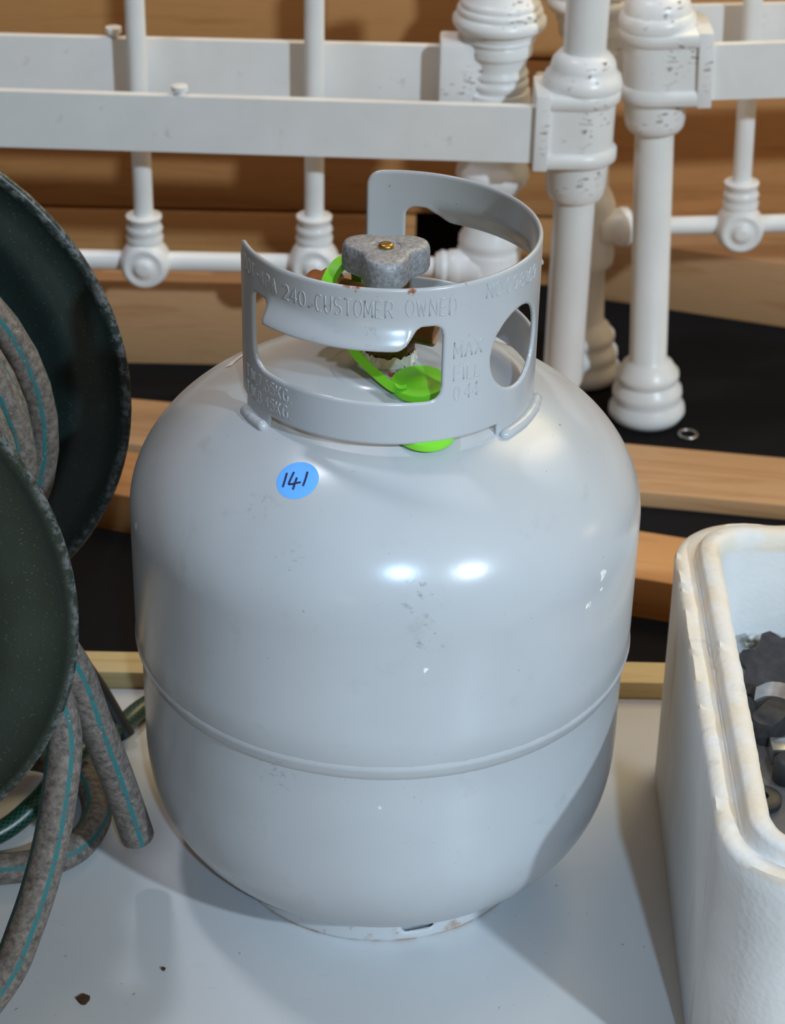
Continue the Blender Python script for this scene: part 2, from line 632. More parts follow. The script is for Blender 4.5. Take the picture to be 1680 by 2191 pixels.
def sheet(Rad, u0, u1, v0, v1, sdf, step, half, flare=None):
    """a curved sheet of metal: material where sdf(u,v) < 0, rounded edges, wrapped on a cylinder."""
    nu, nv = int((u1-u0)/step)+1, int((v1-v0)/step)+1
    us, vs2 = np.linspace(u0, u1, nu), np.linspace(v0, v1, nv)
    UU, VV = np.meshgrid(us, vs2, indexing='ij')
    S = sdf(UU, VV)
    S = np.where(np.abs(S) < step*0.02, -step*0.02, S)
    pts, key, faces = [], {}, []
    def corner(i, j):
        k = (i, j)
        if k not in key:
            key[k] = len(pts)
            pts.append((us[i], vs2[j], -S[i, j]))
        return key[k]
    def cross(a, b):
        k = (min(a, b), max(a, b))
        if k not in key:
            sa, sb = S[a], S[b]
            t = sa/(sa-sb)
            key[k] = len(pts)
            pts.append((us[a[0]]+(us[b[0]]-us[a[0]])*t, vs2[a[1]]+(vs2[b[1]]-vs2[a[1]])*t, 0.0))
        return key[k]
    ins = S < 0
    for i in range(nu-1):
        for j in range(nv-1):
            q = ((i, j), (i+1, j), (i+1, j+1), (i, j+1))
            w = [ins[c] for c in q]
            if not any(w):
                continue
            if all(w):
                faces.append([corner(*c) for c in q]); continue
            f = []
            for a in range(4):
                b = (a+1) % 4
                if w[a]:
                    f.append(corner(*q[a]))
                if w[a] != w[b]:
                    f.append(cross(q[a], q[b]))
            faces.append(f)
    P = np.array(pts)
    d = np.clip(P[:, 2]/half, 0, 1)
    th = half*np.sqrt(1-(1-d)**2)
    off = flare(P[:, 0], P[:, 1]) if flare else np.zeros(len(P))
    ang = P[:, 0]/Rad
    V, idx_in = [], []
    for k in range(len(P)):
        r = Rad+off[k]+th[k]
        V.append((r*math.cos(ang[k]), r*math.sin(ang[k]), P[k, 1]))
    F = [tuple(f) for f in faces]
    for k in range(len(P)):
        if P[k, 2] <= 0:
            idx_in.append(k)
        else:
            idx_in.append(len(V))
            r = Rad+off[k]-th[k]
            V.append((r*math.cos(ang[k]), r*math.sin(ang[k]), P[k, 1]))
    F += [tuple(idx_in[i] for i in reversed(f)) for f in faces]
    return V, F

# ------------------------------------------------------------------ the setting
floor = mk('floor', box(-2.0, 2.0, -0.9, 1.35, -0.12, -0.08), 'carpet')
tag(floor, 'black carpet covering the floor behind the tabletop', 'carpet', kind='structure')
wall = mk('wall_back', box(-0.94, 2.0, 1.10, 1.14, -0.08, 0.68), 'black_board')
tag(wall, 'dark back wall faced with pine boards behind the bedsteads', 'wall', kind='structure')
def board(x0, x1, z0, z1, mat, y=1.08, th=0.02):
    return mk('board', box(x0, x1, y, y+th, z0, z1, 0.0015), mat, wall)
board(-0.90, 2.0, 0.187, 0.342, wood('pine_wall_knotty', srgb(206, 152, 96), srgb(168, 108, 56), 0.8, 3.7, (0.045, -0.01, -0.037)))
board(-0.90, 2.0, 0.346, 0.50, 'pine_c')
board(-0.90, 2.0, 0.504, 0.66, 'pine_b')
board(-0.90, 2.0, 0.005, 0.183, 'pine_b')
board(-0.90, 0.028, -0.08, 0.001, 'pine_c')
board(0.087, 2.0, -0.08, 0.001, 'pine_c')

wl = mk('left_light_blocker', box(-0.94, -0.90, -1.3, 1.10, -0.08, 2.3), 'black_board')  # added panel outside the view, keeps ambient light off the left side
tag(wl, 'unseen black panel added at left to block stray light', 'wall', kind='structure')

bench = thing('display_bench', 'low white tabletop the grey gas cylinder stands on', 'table', (0.0, -0.3, -0.08))
mk('bench_top', box(-0.88, 0.95, -0.85, 0.169, -0.03, 0.0, 0.002), 'table', bench)
mk('rear_batten', box(-0.88, 0.95, 0.1695, 0.197, -0.03, 0.014, 0.0015), 'pine_d', bench, label='pale timber batten along the rear edge')
for yy in (-0.75, -0.3, 0.10):
    mk('bearer', box(-0.86, 0.9, yy, yy+0.045, -0.08, -0.03), 'pine_d', bench)

def plank(name, label, x0, x1, w, h, loc, rz, mat, cat='plank'):
    o = mk(name, box(x0, x1, -w/2, w/2, -h/2, h/2, 0.002), mat, None, origin=(0, 0, 0))
    o.location = loc
    o.rotation_euler = (0, 0, rz)
    OFF[o] = Vector(loc)
    return tag(o, label, cat)
# long planks lying on the carpet
plank('pine_plank', 'pale pine plank on the carpet just in front of the white bed leg', -0.75, 0.75, 0.092, 0.016, (0.03, 0.665, -0.072), -0.147, 'pine_a')
plank('pine_joist', 'orange pine joist on the carpet nearest behind the white tabletop', -0.30, 0.60, 0.078, 0.040, (0.0, 0.498, -0.060), -0.262, 'pine_b')
plank('pine_beam', 'pine beam on the carpet below the white bed ball fittings at left', -0.70, 0.27, 0.045, 0.095, (-0.20, 0.885, -0.0325), 0.004, 'pine_a', 'beam')
plank('pine_beam', 'slanting pine beam on the carpet behind the white bed leg at right', -0.10, 0.75, 0.06, 0.075, (0.33, 1.046, -0.0425), -0.31, 'pine_a', 'beam')

# ------------------------------------------------------------------ the gas cylinder
tank = thing('gas_cylinder', 'grey steel gas cylinder with blue round lot sticker on its shoulder', 'gas cylinder', (0, 0, 0))
RU, RL, ZT, HT, NTP = 0.156, 0.1528, 0.268, 0.093, 2.05
def top_r(z):
    return RU*max(0.0, 1-((z-ZT)/HT)**NTP)**(1/NTP)
def top_z(r):
    return ZT+HT*max(0.0, 1-(r/RU)**NTP)**(1/NTP)
prof = []
for k in range(1, 25):
    s = math.pi/2*(1-k/24)
    r = RL*math.cos(s)**(2/2.74)
    z = 0.1125-0.1085*math.sin(s)**(2/2.74)
    prof.append((r, max(z, 0.0075)))
prof += [(RL, 0.15), (RL, 0.1735), (RL+0.0002, 0.1745)]
prof += [(RU-0.0012, 0.1755), (RU, 0.1775), (RU, 0.20), (RU, 0.24), (RU, ZT)]
for k in range(1, 44):
    s = math.pi/2*k/44
    prof.append((RU*math.cos(s)**(2/NTP), ZT+HT*math.sin(s)**(2/NTP)))
prof.append((0.002, ZT+HT))
body = mk('body', lathe(prof, seg=160), 'tank', tank, origin=(0, 0, 0), sharp=60)
# welded girth seam with a slightly wavy bead
V, F = [], []
nseg = 240
for i in range(nseg):
    a = 2*math.pi*i/nseg
    wob = 0.0004*mnoise.noise(Vector((math.cos(a)*7, math.sin(a)*7, 1)))+0.00025*mnoise.noise(Vector((math.cos(a)*40, math.sin(a)*40, 3)))
    for r, z in ((RL-0.001, 0.1690), (RL+0.0009+wob, 0.1712), (RL+0.0021+wob, 0.1742), (RU-0.0002+wob, 0.1772), (RU+0.0006+wob*0.6, 0.1802), (RU-0.0006, 0.1834)):
        V.append((r*math.cos(a), r*math.sin(a), z+wob))
for i in range(nseg):
    j = (i+1) % nseg
    for k in range(5):
        F.append((i*6+k, j*6+k, j*6+k+1, i*6+k+1))
mk('girth_weld', (V, F), 'tank', tank, origin=(0, 0, 0), sharp=None)
# foot ring with a drain slot at the front right
FR = 0.1008
def ring_sdf(U, Vv):
    d = np.maximum(-Vv, Vv-0.024)
    a = lambda g: FR*R_(g)
    slot = sd_poly(U, Vv, fillet([(a(-80.0), 0.0072), (a(-69.5), 0.0078), (a(-66.0), 0.019), (a(-84.0), 0.019)], 0.002))
    return np.maximum(d, -slot)
mk('foot_ring', sheet(FR, FR*R_(-270), FR*R_(90), -0.002, 0.026, ring_sdf, 0.0015, 0.0013), 'foot_ring', tank, origin=(0, 0, 0), sharp=50)

# collar
CR = 0.0855
def cu(g):
    return CR*R_(g)
def collar_window(o):
    pts = [(-152, .3805), (-70, .3795), (-70, .4255), (-79, .4255), (-86, .4145), (-138.8, .4145), (-141.5, .4255), (-152, .4255)]
    return fillet([(cu(g+o), z) for g, z in pts], [.016, .009, .008, .006, .010, .004, .006, .0055], 8)
WF, WB = collar_window(0), collar_window(154)
PANEL = fillet([(cu(-167), .338), (cu(100.3), .338), (cu(100.3), .4487), (cu(-167), .4487)], [.002, .002, .011, .007], 8)
NOTCH = [[(cu(-140.8), .30), (cu(-43.6), .30), (cu(-43.6), .3535), (cu(-140.8), .3535)],
         [(cu(-175), .30), (cu(-160), .30), (cu(-160), .3535), (cu(-175), .3535)],
         [(cu(-3.5), .30), (cu(62), .30), (cu(62), .3535), (cu(-3.5), .3535)],
         [(cu(92), .30), (cu(110), .30), (cu(110), .3535), (cu(92), .3535)]]
def collar_sdf(U, Vv):
    d = sd_poly(U, Vv, PANEL)
    for p in (WF, WB):
        d = np.maximum(d, -sd_poly(U, Vv, p))
    d = np.maximum(d, -(np.sqrt((U-cu(-32.5))**2+(Vv-.3970)**2)-.0242))
    for p in NOTCH:
        d = np.maximum(d, -sd_poly(U, Vv, fillet(p, 0.0012, 3)))
    return d
def ss(x):
    x = np.clip(x, 0, 1)
    return x*x*(3-2*x)
def collar_flare(u, v):
    o = np.zeros(len(u))
    for c in (0, 154):
        g = np.degrees(u/CR)-c
        w = ss((g+143)/5)*ss((-77-g)/7)
        w = w*(v > 0.40)
        o = o+0.0075*w*ss((0.4335-v)/0.019)**1.5
    return o
collar = mk('collar', sheet(CR, cu(-169), cu(102), .337, .4495, collar_sdf, 0.0011, 0.0014, collar_flare), 'collar', tank, origin=(0, 0, 0), sharp=None)

# raised lettering: single-stroke characters bent round the collar
def arc(cx, cy, rx, ry, a0, a1, n=10):
    return [(cx+rx*math.cos(R_(a0+(a1-a0)*k/n)), cy+ry*math.sin(R_(a0+(a1-a0)*k/n))) for k in range(n+1)]
GL = {
 'A': [[(0, 0), (2, 6), (4, 0)], [(0.7, 2), (3.3, 2)]],
 'B': [[(0, 0), (0, 6), (2.4, 6)]+arc(2.4, 4.6, 1.3, 1.4, 90, -90)+[(0, 3.2)], [(2.4, 3.2)]+arc(2.4, 1.6, 1.6, 1.6, 90, -90)+[(0, 0)]],
 'C': [arc(2.2, 3, 2.2, 3, 50, 310, 16)],
 'D': [[(0, 0), (0, 6), (1.4, 6)]+arc(1.4, 3, 2.6, 3, 90, -90, 14)+[(0, 0)]],
 'E': [[(3.6, 6), (0, 6), (0, 0), (3.6, 0)], [(0, 3.1), (3, 3.1)]],
 'F': [[(3.6, 6), (0, 6), (0, 0)], [(0, 3.1), (3, 3.1)]],
 'G': [arc(2.2, 3, 2.2, 3, 50, 320, 16)+[(4.1, 2.6), (2.6, 2.6)]],
 'I': [[(1, 0), (1, 6)]],
 'K': [[(0, 0), (0, 6)], [(3.7, 6), (0, 2.2)], [(1.3, 3.4), (3.9, 0)]],
 'L': [[(0, 6), (0, 0), (3.4, 0)]],
 'M': [[(0, 0), (0, 6), (2.2, 1.6), (4.4, 6), (4.4, 0)]],
 'N': [[(0, 0), (0, 6), (4, 0), (4, 6)]],
 'O': [arc(2.2, 3, 2.2, 3, 90, 450, 20)],
 'R': [[(0, 0), (0, 6), (2.4, 6)]+arc(2.4, 4.4, 1.6, 1.6, 90, -90)+[(0, 2.8)], [(2, 2.8), (4, 0)]],
 'S': [arc(2, 4.5, 1.8, 1.5, 40, 270, 12)+arc(2, 1.5, 2, 1.5, 90, -140, 12)],
 'T': [[(0, 6), (4, 6)], [(2, 6), (2, 0)]],
 'U': [[(0, 6), (0, 2)]+arc(2, 2, 2, 2, 180, 360, 12)+[(4, 6)]],
 'W': [[(0, 6), (1.3, 0), (2.6, 5), (3.9, 0), (5.2, 6)]],
 'X': [[(0, 0), (4, 6)], [(0, 6), (4, 0)]],
 '0': [arc(2, 3, 2, 3, 90, 450, 20)],
 '1': [[(0.4, 4.8), (1.4, 6), (1.4, 0)]],
 '2': [arc(2, 4.2, 1.9, 1.8, 160, -30, 12)+[(0, 0), (4, 0)]],
 '4': [[(3, 0), (3, 6), (0, 1.8), (4.2, 1.8)]],
 '5': [[(3.7, 6), (0.6, 6), (0.3, 3.4)]+arc(1.9, 2, 2, 2, 120, -140, 14)],
 '6': [arc(2, 2, 2, 2, 150, -210, 18), [(0.1, 2.2), (0.6, 4.4), (2.6, 6)]],
 '7': [[(0, 6), (4, 6), (1.4, 0)]],
 '8': [arc(2, 4.5, 1.6, 1.5, -90, 270, 16), arc(2, 1.5, 2, 1.5, 90, 450, 16)],
 '9': [arc(2, 4, 2, 2, -30, 330, 18), [(3.9, 3.8), (3.4, 1.6), (1.4, 0)]],
 '-': [[(0.5, 3), (3, 3)]],
 '.': [[(0.6, 0), (0.6, 0.35)]],
}
ADV = {'I': 3.4, '.': 2.2, '1': 3.4, '-': 4.6, ' ': 4.0, 'M': 6.4, 'W': 7.2, 'E': 5.4, 'F': 5.4, 'L': 5.2}
def emboss(text, g0, g1, z0, z1, h0, rise=0.00036, rad=0.00052, h1=None):
    """text from angle g0 to g1 (degrees round the collar), base line z0->z1."""
    adv = [ADV.get(c, 5.9) for c in text]
    tot = sum(adv)-1.5
    Vv, Ff = [], []
    x = 0.0
    for c, a in zip(text, adv):
        for st in GL.get(c, []):
            path = []
            for i in range(len(st)-1):
                (xa, ya), (xb, yb) = st[i], st[i+1]
                m = 3 if abs(xb-xa)+abs(yb-ya) > 2 else 1
                for k in range(m):
                    path.append((xa+(xb-xa)*k/m, ya+(yb-ya)*k/m))
            path.append(st[-1])
            P3 = []
            for px, py in path:
                f = (x+px)/tot
                g = R_(g0+(g1-g0)*f)
                z = z0+(z1-z0)*f+py/6*h0
                fl = collar_flare(np.array([CR*g]), np.array([z]))[0]
                r = CR+0.0014+fl-rad+rise
                P3.append((r*math.cos(g), r*math.sin(g), z))
            if c == '.':
                P3 = [P3[0], P3[-1]]
            Vv, Ff = join((Vv, Ff), tube(P3, rad, 6))
        x += a
    return Vv, Ff
for txt, a in (('DOT-4BA 240', (-160, -121.5, .4345, .4315, .0085)), ('CUSTOMER', (-117.3, -88.5, .4310, .4320, .0100)),
               ('OWNED', (-84, -65, .4330, .4315, .0100)), ('NO.098169', (-52.5, -20.0, .4365, .4320, .0085)),
               ('MAX', (-65.5, -53.5, .4045, .4045, .0100)), ('FILL', (-65.3, -54, .3905, .3905, .0100)), ('0.44', (-65, -54.5, .3785, .3785, .0085)),
               ('T.W.7.65KG.', (-159, -128.5, .3675, .3690, .0075)), ('T.W.8.45KG.', (-159, -128.8, .3570, .3585, .0075))):
    mk('embossed_lettering', emboss(txt, *a), 'collar', collar, origin=(0, 0, 0), sharp=None)
# weld beads at the collar tabs
for g0, g1 in ((-159, -141.5), (-42.5, -5), (63, 91)):
    pts, rad = [], []
    n = 16
    for k in range(n+1):
        g = R_(g0+(g1-g0)*k/n)
        r = CR+0.0030
        pts.append((r*math.cos(g), r*math.sin(g), top_z(r)+0.0002+0.0004*mnoise.noise(Vector((k*0.9, g0, 0)))))
        rad.append((0.0036 if 0 < k < n else 0.0022)+0.0005*mnoise.noise(Vector((k*0.8, g1, 5))))
    mk('weld_bead', tube(pts, rad, 12), 'tank', tank, origin=(0, 0, 0), sharp=None)

# neck boss and valve
boss = [(0.036, top_z(0.036)-0.002), (0.034, top_z(0.034)+0.0006), (0.026, 0.3606), (0.019, 0.3625), (0.0175, 0.364), (0.0165, 0.3652), (0.0, 0.3652)]
mk('neck_boss', lathe(boss[:-1], seg=64), 'tank', tank, origin=(0, 0, 0), sharp=50)
valve = mk('valve', join(
    lathe([(0.0125, 0.362), (0.0125, 0.370)], seg=40),
    lathe([(0.0150, 0.370), (0.0155, 0.3715), (0.0155, 0.3775), (0.0148, 0.379)], seg=8),
    lathe([(0.0125, 0.379), (0.0132, 0.382), (0.0132, 0.398), (0.0118, 0.400), (0.0118, 0.413), (0.0095, 0.415), (0.0095, 0.421)], seg=40)), 'brass', tank, origin=(0, 0, 0.39), sharp=40)
# thread tape, ragged
V, F = [], []
for i in range(72):
    a = 2*math.pi*i/72
    for k, (r, z) in enumerate(((0.0155, 0.3640), (0.0172, 0.3655), (0.0165, 0.3685), (0.0150, 0.3715))):
        n1 = mnoise.noise(Vector((math.cos(a)*9, math.sin(a)*9, k*2.3)))
        V.append(((r+0.0016*n1)*math.cos(a), (r+0.0016*n1)*math.sin(a), z+0.0026*mnoise.noise(Vector((math.cos(a)*11, math.sin(a)*11, k*5.1)))))
for i in range(72):
    j = (i+1) % 72
    for k in range(3):
        F.append((i*4+k, j*4+k, j*4+k+1, i*4+k+1))
mk('thread_tape', (V, F), 'tape', valve, sharp=40)
# three-lobed hand wheel
HC = (-0.0025, 0.001)
def lobes(s, z):
    out = []
    for i in range(96):
        a = 2*math.pi*i/96
        c = math.cos(3*(a+math.pi/2))
        r = (0.0215+0.0050*c-0.0002*math.cos(6*(a+math.pi/2)))*s
        out.append((HC[0]+r*math.cos(a)*1.06, HC[1]+r*math.sin(a), z))
    return out
def rnd(r, z):
    return [(HC[0]+r*math.cos(2*math.pi*i/96), HC[1]+r*math.sin(2*math.pi*i/96), z) for i in range(96)]
mk('handwheel', loft([lobes(0.86, 0.4200), lobes(0.965, 0.4190), lobes(1.0, 0.4212), lobes(1.0, 0.4290), lobes(0.985, 0.4325), lobes(0.95, 0.4345), lobes(0.89, 0.4353), lobes(0.80, 0.4356),
                      rnd(0.0100, 0.4358), rnd(0.0090, 0.4357), rnd(0.0085, 0.4350), rnd(0.006, 0.4350)]), 'zinc', valve, sharp=50, label='grey cast three-lobed hand wheel')
mk('spindle_screw', lathe([(0.0042, 0.4345), (0.0046, 0.4358), (0.0042, 0.4368), (0.0026, 0.4376), (0.0016, 0.4372), (0.0004, 0.4372)], (HC[0], HC[1], 0), 24), 'brass_bright', valve, sharp=50)
OD = Vector((-0.83, 0.55, 0.0)).normalized()
o0 = Vector((0, 0, 0.3945))
def on_outlet(prof, seg=36):
    return xf(lathe(prof, seg=seg), along(o0, o0+OD))
mk('outlet', on_outlet([(0.0105, 0.0), (0.0115, 0.012), (0.0115, 0.040)]), 'brass', valve, sharp=40)
mk('outlet_nut', on_outlet([(0.0125, 0.040), (0.0150, 0.042), (0.0150, 0.0465), (0.0115, 0.048), (0.0115, 0.056), (0.0095, 0.057), (0.0085, 0.050)]), 'rusty', valve, sharp=40)
RD = Vector((0.93, -0.36, -0.02)).normalized()
r0 = Vector((0, 0, 0.3865))
mk('relief_plug', xf(lathe([(0.0078, 0.0), (0.0078, 0.0285), (0.0072, 0.0292)], seg=32), along(r0, r0+RD)), 'brass', valve, sharp=40)
mk('relief_disc', xf(lathe([(0.0062, 0.0), (0.0062, 0.0006)], seg=32), along(r0+RD*0.0290, r0+RD*0.04)), 'copper_end', valve, sharp=40)

# green dust cap with its strap
gc = Vector((0.0182, -0.0290, 0.3640))
gn = Vector((-0.05, -0.10, 1)).normalized()
cap = mk('dust_cap', xf(lathe([(0.0145, -0.004), (0.0165, -0.0035), (0.0168, 0.0), (0.0162, 0.0010), (0.0060, 0.0012), (0.0055, 0.0016), (0.0003, 0.0016)], seg=56), along(gc, gc+gn)), 'green_plastic', tank, sharp=40, label='bright green plastic dust cap')
g2 = Vector((0.0215, -0.0685, 0.3568))
n2 = Vector((0.05, -0.19, 1)).normalized()
mk('cap_rim', xf(join(lathe([(0.0135, -0.0045), (0.0178, -0.0045), (0.0182, -0.0030), (0.0178, 0.0), (0.0150, 0.0004), (0.0138, -0.003)], seg=56)), along(g2, g2+n2)), 'green_plastic', cap, sharp=40)
ring_c = o0+OD*0.0335+Vector((0, 0, 0.0055))
rg = [(0.0145, -0.0035), (0.0195, -0.0035), (0.0195, 0.0035), (0.0145, 0.0035)]
V, F = [], []
sg = 56
for r, h in rg:
    for i in range(sg):
        a = 2*math.pi*i/sg
        V.append((r*math.cos(a), r*math.sin(a), h))
for j in range(4):
    for i in range(sg):
        k = (i+1) % sg
        F.append((j*sg+i, j*sg+k, ((j+1) % 4)*sg+k, ((j+1) % 4)*sg+i))
mk('retaining_ring', xf((V, F), along(ring_c, ring_c+OD)), 'green_plastic', cap, sharp=40)
def strap(path, w, t, side):
    P = spline(path, 10)
    V, F = [], []
    for i, p in enumerate(P):
        d = (P[min(i+1, len(P)-1)]-P[max(i-1, 0)]).normalized()
        s = (Vector(side)-d*Vector(side).dot(d)).normalized()
        n = d.cross(s)
        for a, b in ((-w/2, -t/2), (w/2, -t/2), (w/2, t/2), (-w/2, t/2)):
            V.append(tuple(p+s*a+n*b))
    for j in range(len(P)-1):
        for k in range(4):
            F.append((j*4+k, j*4+(k+1) % 4, (j+1)*4+(k+1) % 4, (j+1)*4+k))
    F += [(3, 2, 1, 0), tuple((len(P)-1)*4+k for k in range(4))]
    return V, F
mk('cap_strap', strap([(-0.034, 0.004, 0.388), (-0.026, -0.004, 0.380), (-0.017, -0.014, 0.3715), (-0.004, -0.029, 0.3660), (0.004, -0.038, 0.3645), (0.010, -0.036, 0.3640)], 0.0052, 0.0022, (0.8, -0.3, 0.45)), 'green_plastic', cap, sharp=40)

# round blue sticker with the hand-written lot number, laid on the shoulder
sa, sr = R_(-117.0), 0.1083
sc = Vector((sr*math.cos(sa), sr*math.sin(sa), top_z(sr)))
e = 1e-4
slope = (top_z(sr+e)-top_z(sr-e))/(2*e)
s_n = Vector((-slope*math.cos(sa), -slope*math.sin(sa), 1)).normalized()
s_r = Vector((1, 0.03, 0)); s_r = (s_r-s_n*s_r.dot(s_n)).normalized()
s_u = s_n.cross(s_r)
def on_shoulder(a, b, lift):
    p = sc+s_r*a+s_u*b
    r = math.hypot(p.x, p.y)
    return Vector((p.x, p.y, top_z(r)))+s_n*lift
V, F = [tuple(on_shoulder(0, 0, 0.00035))], []
SR = 0.0122
for j in range(1, 7):
    for i in range(48):
        a = 2*math.pi*i/48
        V.append(tuple(on_shoulder(SR*j/6*math.cos(a), SR*j/6*math.sin(a), 0.00035 if j < 6 else 0.0001)))
F += [(0, 1+i, 1+(i+1) % 48) for i in range(48)]
for j in range(5):
    for i in range(48):
        k = (i+1) % 48
        F.append((1+j*48+i, 1+(j+1)*48+i, 1+(j+1)*48+k, 1+j*48+k))
stick = mk('lot_sticker', (V, F), 'sticker', tank, sharp=None, label='round blue sticker with handwritten 141')
def ink(path):
    P = spline([on_shoulder(a*SR, b*SR, 0.00045) for a, b in path], 5)
    Vv, Ff = tube(P, 0.00056, 8)
    return [tuple(Vector(p)-s_n*0.0) for p in Vv], Ff
for strokes in ([[(-0.50, 0.42), (-0.585, 0.06), (-0.68, -0.30)]],
                [[(-0.17, 0.42), (-0.30, 0.10), (-0.40, -0.18), (-0.30, -0.22), (-0.05, -0.20), (0.16, -0.19)], [(-0.03, 0.08), (-0.12, -0.22), (-0.20, -0.52)]],
                [[(0.47, 0.34), (0.40, 0.02), (0.27, -0.40)]]):
    g = join(*[ink(s) for s in strokes])
    mk('handwritten_digit', g, 'ink', stick, sharp=None)
# narrow label behind the collar at the left
V, F = [], []
for i in range(7):
    for j in range(3):
        g = R_(160-11*i/6)
        r = 0.1015+0.0022*j
        V.append((r*math.cos(g), r*math.sin(g), top_z(r)+0.0004))
F = [(i*3+j, i*3+j+1, (i+1)*3+j+1, (i+1)*3+j) for i in range(6) for j in range(2)]
mk('paper_label', (V, F), 'label', tank, sharp=None)

# ------------------------------------------------------------------ white iron bedsteads
def post_block(cx, cy, z0, z1, r, reach, side, inset=0.004):
    """cast corner block: half round about the post, square toward the rail."""
    def plan(k, z):
        pts = []
        n = 18
        for i in range(n+1):
            a = R_(-90+180*i/n)
            pts.append((cx-side*(r-k)*math.cos(a), cy+(r-k)*math.sin(a)*(1 if side > 0 else 1), z))
        pts.append((cx+side*(reach-k), cy+(r-k), z))
        pts.append((cx+side*(reach-k), cy-(r-k), z))
        return pts if side < 0 else pts[::-1]
    h = z1-z0
    rim = 0.013
    g = loft([plan(0.002, z0), plan(0, z0+0.002), plan(0, z0+rim-0.002), plan(inset*0.5, z0+rim), plan(inset, z0+rim+0.0015), plan(inset, z1-rim-0.0015),
              plan(inset*0.5, z1-rim), plan(0, z1-rim+0.002), plan(0, z1-0.002), plan(0.002, z1)])
    x0, x1 = sorted((cx+side*(reach-0.010), cx+side*(reach+0.003)))
    pl = box(x0, x1, cy-r-0.0005, cy+r*0.6, z0-0.001, z1+0.001, 0.0015)
    return g, pl

def angle_rail(x0, x1, y, z0, z1, dz=0.0, depth=0.009, t=0.004):
    def sl(g):
        return ([(x, yy, z+dz*(x-x1)) for x, yy, z in g[0]], g[1])
    # L section: one closed profile swept along x
    sec = [(y, z0), (y, z1), (y+depth, z1), (y+depth, z1-t), (y+t, z1-t), (y+t, z0)]
    V = [(x, a, b) for x in (x0, x1) for a, b in sec]
    F = [(5, 4, 3, 2, 1, 0), (6, 7, 8, 9, 10, 11)]+[(i, (i+1) % 6, 6+(i+1) % 6, 6+i) for i in range(6)]
    return sl((V, F))

def stud(x, y, z, r=0.0085):
    return lathe([(r*0.62, 0), (r*0.62, 0.003), (r, 0.0035), (r, 0.0079), (r*0.55, 0.009)], (x, y, z), 24)

FZ = -0.08
def foot_profile(s=1.0, z=FZ):
    return [(0.024*s, z), (0.034*s, z+0.002), (0.0385*s, z+0.009), (0.038*s, z+0.015), (0.0345*s, z+0.0215), (0.0335*s, z+0.024), (0.0350*s, z+0.029), (0.0345*s, z+0.035),
            (0.0300*s, z+0.0405), (0.0290*s, z+0.0425), (0.0315*s, z+0.048), (0.0312*s, z+0.053), (0.0270*s, z+0.058), (0.0250*s, z+0.062), (0.0215*s, z+0.065)]

# front bed end at left (post A)
AX, AY = 0.1700, 0.715
bedA = thing('bed_end', 'front white iron bed end with long flat rail behind the gas cylinder', 'bed end', (AX, AY, FZ))
mk('post', lathe([(0.0190, 0.285), (0.0194, 0.29), (0.0194, 0.42)], (AX, AY, 0), 48), 'bed', bedA, sharp=40)
mk('leg', lathe(foot_profile(0.57)[:-2]+[(0.0192, FZ+0.068), (0.0192, 0.185)], (AX, AY, 0), 48), 'bed', bedA, sharp=50)
mk('lower_collar', lathe([(0.020, 0.1775), (0.0245, 0.1785), (0.0270, 0.1835), (0.0278, 0.192), (0.0290, 0.2175)], (AX, AY, 0), 48), 'bed_worn', bedA, sharp=50)
g, pl = post_block(AX, AY, 0.2160, 0.2850, 0.0355, 0.040, -1)
blk = mk('corner_casting', g, 'bed_worn', bedA, sharp=50)
mk('rail_flange', pl, 'bed_worn', blk)
mk('dome_collar', lathe([(0.0355, 0.2845), (0.0365, 0.288), (0.0340, 0.2965), (0.0300, 0.3000), (0.0298, 0.3035), (0.0280, 0.3100), (0.0230, 0.3155), (0.0194, 0.3165)], (AX, AY, 0), 48), 'bed_worn', bedA, sharp=50)
railA = mk('rail', angle_rail(-0.80, AX-0.0430, AY-0.030, 0.2210, 0.2735, -0.0100), 'bed', bedA, sharp=30)
mk('stud', stud(-0.191, AY-0.0235, 0.2768, 0.0075), 'bed', railA, sharp=40)

